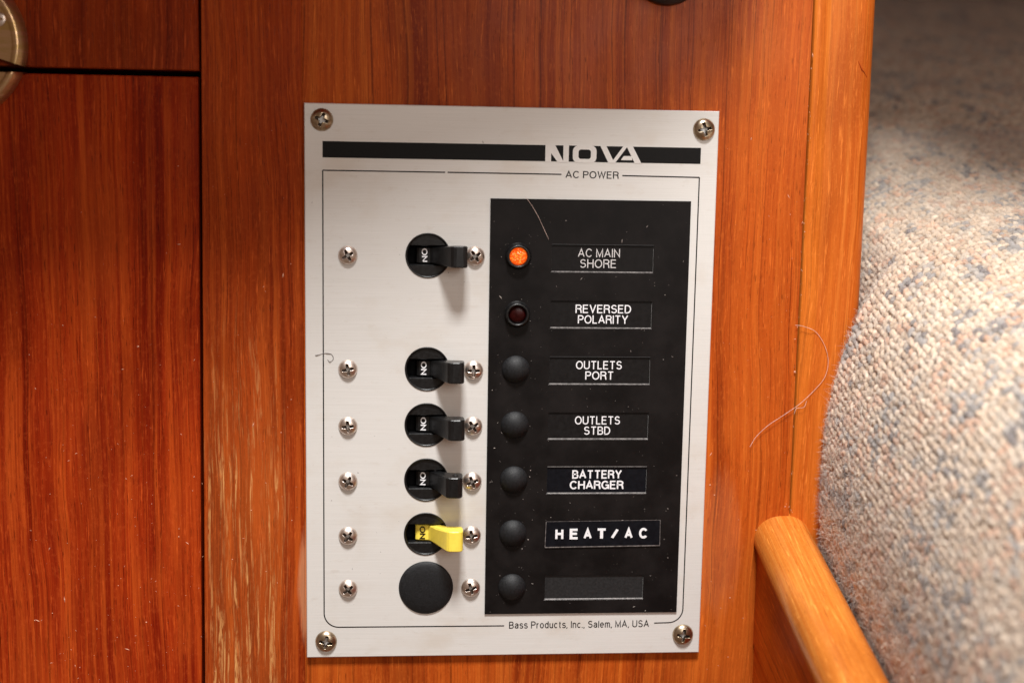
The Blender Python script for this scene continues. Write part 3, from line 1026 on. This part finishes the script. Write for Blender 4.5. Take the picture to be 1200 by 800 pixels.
cx0, cx1 = 161.2, 182.4
sec = []
for k in range(33):
    a = math.pi * k / 32
    ca, sa = math.cos(a), math.sin(a)
    sec.append(((cx0 + cx1) / 2 - (cx1 - cx0) / 2 * (abs(ca) ** 0.9) * (1 if ca > 0 else -1), 40.6 + 10.0 * sa ** 0.85))
sec += [(cx1 - 0.6, 39.3), (cx1 - 2, 38.8), (cx0 + 1.8, 38.8), (cx0 + 0.5, 39.3)]


def fixn(o):
    import bmesh
    bb = bmesh.new()
    bb.from_mesh(o.data)
    bmesh.ops.recalc_face_normals(bb, faces=bb.faces)
    bb.to_mesh(o.data)
    bb.free()
    return o


fixn(extr(sec, 12, -340).build("rail_cap", M["rail"], rail))
fixn(extr([(162.6, 38.9), (162.6, 2.6), (181.2, 2.6), (181.2, 38.9)], 10, -340, smooth=False).build("side_board", M["board"], rail))
fixn(extr([(163.0, 2.3), (163.0, -80), (181.2, -80), (181.2, 2.0)], 8, -340, smooth=False).build("lower_board", M["board"], rail))

# ------------------------------------------------------------------ tweed cushion
ctrl = [(196, -60), (193, -20), (190.8, 13), (187.3, 26), (185.0, 52), (185.3, 84), (190.0, 108.5), (197.4, 128.0), (209, 141.5), (226, 149.5), (250, 153.5),
        (285, 155.5), (330, 156.5), (390, 157.5), (460, 158), (560, 160), (680, 162)]
P = np.array(ctrl, float)


def catmull(P, n=16):
    out = []
    for i in range(len(P) - 1):
        p0, p1, p2, p3 = P[max(i - 1, 0)], P[i], P[i + 1], P[min(i + 2, len(P) - 1)]
        for k in range(n):
            s = k / n
            out.append(0.5 * (2 * p1 + (p2 - p0) * s + (2 * p0 - 5 * p1 + 4 * p2 - p3) * s * s + (3 * p1 - p0 - 3 * p2 + p3) * s ** 3))
    out.append(P[-1])
    return np.array(out)


cur = catmull(P)
dl = np.r_[0, np.cumsum(np.hypot(*np.diff(cur, axis=0).T))]
LEN = dl[-1]


def surf(s, t_):
    """s: arc length across (mm), t: distance along the slope (mm, + is behind the bulkhead)"""
    x = np.interp(s, dl, cur[:, 0])
    z = np.interp(s, dl, cur[:, 1])
    x = x + E.x * t_
    y = WF - 1.5 + E.y * t_
    z = z + E.z * t_
    # squeezed round the post behind the bulkhead's face
    k = np.clip((y + 2.0) / 9.0, 0, 1)
    k = k * k * (3 - 2 * k)
    lim = 198.2 + 0 * x
    x = np.where(x < lim + 14, x + k * (np.maximum(lim, x + (lim - 185.0) * np.clip((lim + 14 - x) / 27, 0, 1)) - x), x)
    # soft, slightly lumpy filling
    z = z + 1.6 * np.sin(x * 0.031 + 0.6) * np.sin(t_ * 0.021 + 1.0) - 0.9 * np.sin(t_ * 0.05 + x * 0.02)
    return np.stack([x, y, z], -1)


def surf_n(s, t_):
    e = 0.5
    a = surf(s + e, t_) - surf(s - e, t_)
    b = surf(s, t_ + e) - surf(s, t_ - e)
    nrm = np.cross(a, b)
    nrm /= np.linalg.norm(nrm, axis=-1, keepdims=True) + 1e-9
    a /= np.linalg.norm(a, axis=-1, keepdims=True) + 1e-9
    b /= np.linalg.norm(b, axis=-1, keepdims=True) + 1e-9
    return a, b, nrm


def raw_mesh(name, V, F, mat, col=None, smooth=True):
    me = bpy.data.meshes.new(name)
    V = np.ascontiguousarray(V.reshape(-1, 3) * MM, np.float32)
    k = F.shape[1]
    me.vertices.add(len(V))
    me.vertices.foreach_set("co", V.ravel())
    me.loops.add(F.size)
    me.loops.foreach_set("vertex_index", F.astype(np.int32).ravel())
    me.polygons.add(len(F))
    me.polygons.foreach_set("loop_start", np.arange(0, F.size, k, dtype=np.int32))
    me.polygons.foreach_set("loop_total", np.full(len(F), k, np.int32))
    me.polygons.foreach_set("use_smooth", np.full(len(F), smooth))
    me.update(calc_edges=True)
    if col is not None:
        at = me.color_attributes.new("yarn", "FLOAT_COLOR", "POINT")
        at.data.foreach_set("color", np.concatenate([col, np.ones((len(col), 1))], 1).astype(np.float32).ravel())
    me.materials.append(mat)
    return me


def yarn_mat(name, gain=1.0):
    t = NT(name)
    a = t.n("ShaderNodeAttribute", attribute_name="yarn")
    f = t.noise(t.coords((2.5, 2.5, 2.5)), 3, 0.6)
    c = t.mix(t.math("MULTIPLY", t.rng(f, 0.35, 0.7), 0.4), a.outputs["Color"], (0.62, 0.54, 0.47))
    t.set(Base_Color=c, Roughness=0.95, Specular_IOR_Level=0.1, Sheen_Weight=0.25)
    t.bump(f, 0.6, 0.2)
    return t.m


M["yarn"] = yarn_mat("tweed_yarn")
M["backing_cloth"] = plain("cushion_backing_cloth", (0.34, 0.28, 0.23), 0.95, 0, 0.3, 1.0)

cush = empty("cushion", "plump beige tweed berth cushion with rounded fuzzy edge, passing behind the corner post", "cushion", (260, 0, 60))
off = np.array([260, 0, 60.0])
sg, tg = np.meshgrid(np.linspace(0, LEN, 150), np.linspace(-260, 1000, 180), indexing="ij")
V = surf(sg, tg) - off
ii = np.arange(150 * 180).reshape(150, 180)
F = np.stack([ii[:-1, :-1], ii[1:, :-1], ii[1:, 1:], ii[:-1, 1:]], -1).reshape(-1, 4)
link("cover", raw_mesh("cover", V, F, M["backing_cloth"]), cush)


def vnoise(x, y, seed):
    r = np.random.default_rng(seed)
    g = r.random((64, 64))
    xi, yi = np.floor(x).astype(int), np.floor(y).astype(int)
    fx, fy = x - xi, y - yi
    fx, fy = fx * fx * (3 - 2 * fx), fy * fy * (3 - 2 * fy)
    G = lambda a, b: g[a % 64, b % 64]
    return (G(xi, yi) * (1 - fx) + G(xi + 1, yi) * fx) * (1 - fy) + (G(xi, yi + 1) * (1 - fx) + G(xi + 1, yi + 1) * fx) * fy


# yarn tufts: a brick-like weave of plump strands, alternately leaning
SP, TP = 2.45, 2.45
ns, nt = int(LEN / SP), int(1150 / TP)
S_, T_ = np.meshgrid(np.arange(ns), np.arange(nt), indexing="ij")
s = (S_ + 0.5 + rng.normal(0, 0.13, S_.shape) + 0.35 * np.sin(T_ * 0.11)) * SP
tt = -250 + (T_ + rng.normal(0, 0.13, S_.shape) + 0.35 * np.sin(S_ * 0.13)) * TP
s, tt = s.ravel(), tt.ravel()
# only the cloth near the photograph's field of view needs its strands
pp = surf(s, tt) - np.array([36.16, -441.58, 175.08])
dz_ = pp @ np.array(fwd)
px_, py_ = pp @ np.array(right) / dz_, pp @ np.array(up) / dz_
keep = (s > 30) & (s < LEN - 4) & (dz_ > 60) & (np.abs(px_) < 0.50) & (np.abs(py_) < 0.36)
s, tt = s[keep], tt[keep]
si, ti = S_.ravel()[keep], T_.ravel()[keep]
N = len(s)
pal = np.array([(0.62, 0.53, 0.43), (0.55, 0.45, 0.35), (0.66, 0.59, 0.50), (0.47, 0.38, 0.29), (0.60, 0.41, 0.30), (0.48, 0.31, 0.22),
                (0.40, 0.39, 0.38), (0.26, 0.27, 0.29), (0.13, 0.13, 0.15), (0.50, 0.46, 0.40)])
n1 = vnoise(si / 3.1, ti / 5.0, 1)
n2 = vnoise(si / 2.2 + ti / 3.0, ti / 2.4, 2)
u = rng.random(N)
idx = np.where(u < 0.36, 0, np.where(u < 0.56, 1, np.where(u < 0.78, 2, np.where(u < 0.9, 9, 3))))
v2 = rng.random(N)
idx = np.where((n1 > 0.60) & (v2 < 0.5), np.where(rng.random(N) < 0.5, 6, 7), idx)
idx = np.where((n1 > 0.74) & (v2 < 0.16), 8, idx)
idx = np.where((n2 > 0.60) & (rng.random(N) < 0.42), np.where(rng.random(N) < 0.62, 4, 5), idx)
idx = np.where(rng.random(N) < 0.035, rng.integers(4, 9, N), idx)
col = pal[idx] * (1 + rng.normal(0, 0.09, (N, 1)))
col = np.clip(col * np.array([1.13, 1.06, 0.99]), 0.02, 0.88)
a, b, nr = surf_n(s, tt)
ctr = surf(s, tt)
lean = np.where((si + ti) % 2 == 0, 0.12, math.pi / 2 - 0.12) + rng.normal(0, 0.24, N)
d1 = b * np.cos(lean)[:, None] + a * np.sin(lean)[:, None]
d2 = a * np.cos(lean)[:, None] - b * np.sin(lean)[:, None]
NL, NC = 5, 6
L_ = 2.0 * (1 + rng.normal(0, .10, N))
W_ = 1.12 * (1 + rng.normal(0, .10, N))
Hh = 1.0 * (1 + rng.normal(0, .15, N))
vs = []
for j in range(NL):
    p = -1 + 2 * j / (NL - 1)
    w0 = math.sqrt(max(0.0, 1 - (abs(p) * 0.96) ** 2.2))
    for k in range(NC):
        q_ = 2 * math.pi * k / NC
        vs.append(ctr - nr * (-(0.15 - 0.5 * p * p)) * np.ones((N, 1)) * 1.0
                  + d1 * (p * L_)[:, None] + d2 * (w0 * math.cos(q_) * W_)[:, None] + nr * (w0 * math.sin(q_) * Hh)[:, None])
V = np.stack(vs, 1)
# make sure the normals point outwards (away from the filling)
chk = (nr[:, 2] > 0) | (nr[:, 0] < 0)
if chk.mean() < 0.5:
    nr = -nr
nv = NL * NC
ff = []
for j in range(NL - 1):
    for k in range(NC):
        ff.append((j * NC + k, j * NC + (k + 1) % NC, (j + 1) * NC + (k + 1) % NC, (j + 1) * NC + k))
F = (np.array(ff)[None] + (np.arange(N) * nv)[:, None, None]).reshape(-1, 4)
o = link("yarn_weave", raw_mesh("yarn_weave", V - off, F, M["yarn"], np.repeat(col, nv, 0)), cush)
o["kind"] = "stuff"

# fuzz: fine fibres standing off the yarn
sel = np.where((tt < 150) & (tt > -230))[0]
NF = 340000
r = rng.choice(sel, NF)
sf = s[r] + rng.normal(0, 0.9, NF)
tf = tt[r] + rng.normal(0, 1.3, NF)
a, b, nr2 = surf_n(sf, tf)
if chk.mean() < 0.5:
    nr2 = -nr2
p0 = surf(sf, tf) + nr2 * 0.5
dirv = nr2 * rng.uniform(0.15, 1.0, (NF, 1)) + a * rng.normal(0, 0.75, (NF, 1)) + b * rng.normal(0, 0.75, (NF, 1))
dirv /= np.linalg.norm(dirv, axis=1, keepdims=True)
ln = rng.uniform(0.9, 2.9, (NF, 1))
side = np.cross(dirv, rng.normal(0, 1, (NF, 3)))
side /= np.linalg.norm(side, axis=1, keepdims=True)
wd = 0.024
bend = rng.normal(0, 0.35, (NF, 3))
p1 = p0 + dirv * ln * 0.55
p2 = p0 + dirv * ln + bend * ln
V = np.stack([p0 - side * wd, p0 + side * wd, p1 + side * wd, p1 - side * wd, p2 + side * wd * .3, p2 - side * wd * .3], 1)
F = (np.array([(0, 1, 2, 3), (3, 2, 4, 5)])[None] + (np.arange(NF) * 6)[:, None, None]).reshape(-1, 4)
cf = np.clip(col[r] * 0.5 + 0.42, 0, 0.9)
o = link("lint_fuzz", raw_mesh("lint_fuzz", V - off, F, M["yarn"], np.repeat(cf, 6, 0), False), cush)
o["kind"] = "stuff"

# ------------------------------------------------------------------ black knob at the upper edge
kn = MB()
kn.revolve([(0, -17), (7, -16.8), (9.6, -15.8), (10.6, -14), (10.8, -5), (11.8, -1.5), (13.2, -0.6), (13.6, 0.4), (13.6, WF)], n=64)
tag(kn.build("round_knob", M["knob"], None, (122.5, 0, 243.6)), "black round knob on the teak above the switch panel, cut by the picture's edge", "knob")

# ------------------------------------------------------------------ stray fibres


def strand(pts, r, mat, label, y):
    P_ = catmull(np.array(pts, float), 10)
    m = MB().tube([(px, y - (0.25 * math.sin(i * 0.35)) * 0.4, pz) for i, (px, pz) in enumerate(P_)], r, 5)
    return tag(m.build("fibre", mat), label, "fibre")


strand([(158.0, 76.5), (160, 80), (164.5, 84.5), (170.6, 88.6), (175.5, 92.2), (180.5, 97), (184.2, 102), (185.2, 107.5), (183.5, 113.5), (180, 118.3), (175.5, 120.2), (172.5, 120.6)],
       0.065, M["hair"], "pale pink curled fibre clinging to the teak beside the cushion", WF - 1.15)
strand([(173.6, 88.5), (174.4, 90.5), (177, 91), (178, 93.3)], 0.06, M["hair"],
       "tiny frayed loop of lint where the long pale fibre crosses the post joint", WF - 1.2)
strand([(75.2, 164.6), (77.6, 161.5), (79.8, 157.8), (81.6, 154.2), (83.6, 150.0)], 0.05, M["hair"],
       "fine pale hair lying across the top of the black legend plate", -0.65)
strand([(3.4, 109.0), (5.2, 109.4), (7.2, 109.8), (8.9, 109.4), (9.6, 108.2), (9.2, 107.2), (8.2, 106.9), (7.6, 107.6)], 0.11, M["dark_hair"],
       "small curled grey fibre over the border line of the aluminium plate", -0.12)

# ------------------------------------------------------------------ dust specks


def specks(n, region, y, size, mat, name, label, longs=0.2):
    m = MB()
    for _ in range(n):
        x, z = region()
        s_ = size * random.lognormvariate(0, 0.5)
        a_ = random.uniform(0, math.pi)
        L = s_ * (random.uniform(2, 6) if random.random() < longs else random.uniform(0.8, 1.5))
        dx, dz = math.cos(a_) * L, math.sin(a_) * L
        nx, nz = -math.sin(a_) * s_, math.cos(a_) * s_
        vs_ = [(x - dx, y, z - dz), (x + nx, y, z + nz), (x + dx, y, z + dz), (x - nx, y, z - nz), (x, y - s_ * .8, z)]
        m.add(vs_, [(0, 3, 4), (3, 2, 4), (2, 1, 4), (1, 0, 4)])
    return tag(m.build(name, mat), label, kind="stuff")


def reg_legend():
    while True:
        x, z = random.uniform(63.8, 132.6), random.uniform(16, 163)
        if any(WX0 < x < WX1 and a < z < b for a, b in wins):
            continue
        if math.hypot(x - 73, 0) < 5.2 and z < 150 and random.random() < 0.8:
            continue
        return x, z


def reg_rings():
    zc = random.choice([144.1, 123.9, 104.4, 84.6, 64.9, 45.4, 25.5, 144.1])
    a_ = random.uniform(0, 2 * math.pi)
    r0 = 5.2 + abs(random.gauss(0, 1.6))
    return 73 + r0 * math.cos(a_), zc + r0 * math.sin(a_)


specks(190, reg_legend, -0.55, 0.055, M["dust"], "legend_dust", "pale dust specks scattered over the black legend plate", 0.25)
specks(80, reg_rings, -0.55, 0.06, M["dust"], "plug_dust", "pale dust gathered round the lamps and rubber plugs", 0.1)
specks(230, lambda: (random.uniform(-98, -36), 200 - 210 * math.sqrt(random.random())), WF - 0.2, 0.075, M["wood_dust"], "door_dust",
       "pale specks and lint on the red cabinet door", 0.25)
specks(150, lambda: (random.choice([random.uniform(-33, -2), random.uniform(143, 173)]), random.uniform(-8, 190)), WF, 0.085, M["wood_dust"],
       "bulkhead_dust", "pale specks on the teak beside the switch panel", 0.15)
specks(60, lambda: (random.gauss(174.0, 0.5), random.uniform(50, 215)), WF - 0.55, 0.09, M["wood_dust"], "joint_lint", "pale lint caught along the joint of the corner post", 0.4)
specks(90, lambda: (random.uniform(1, 62), random.uniform(1, 193)), 0.0, 0.06, M["dark_hair"], "plate_dust", "tiny dark specks on the aluminium plate", 0.2)
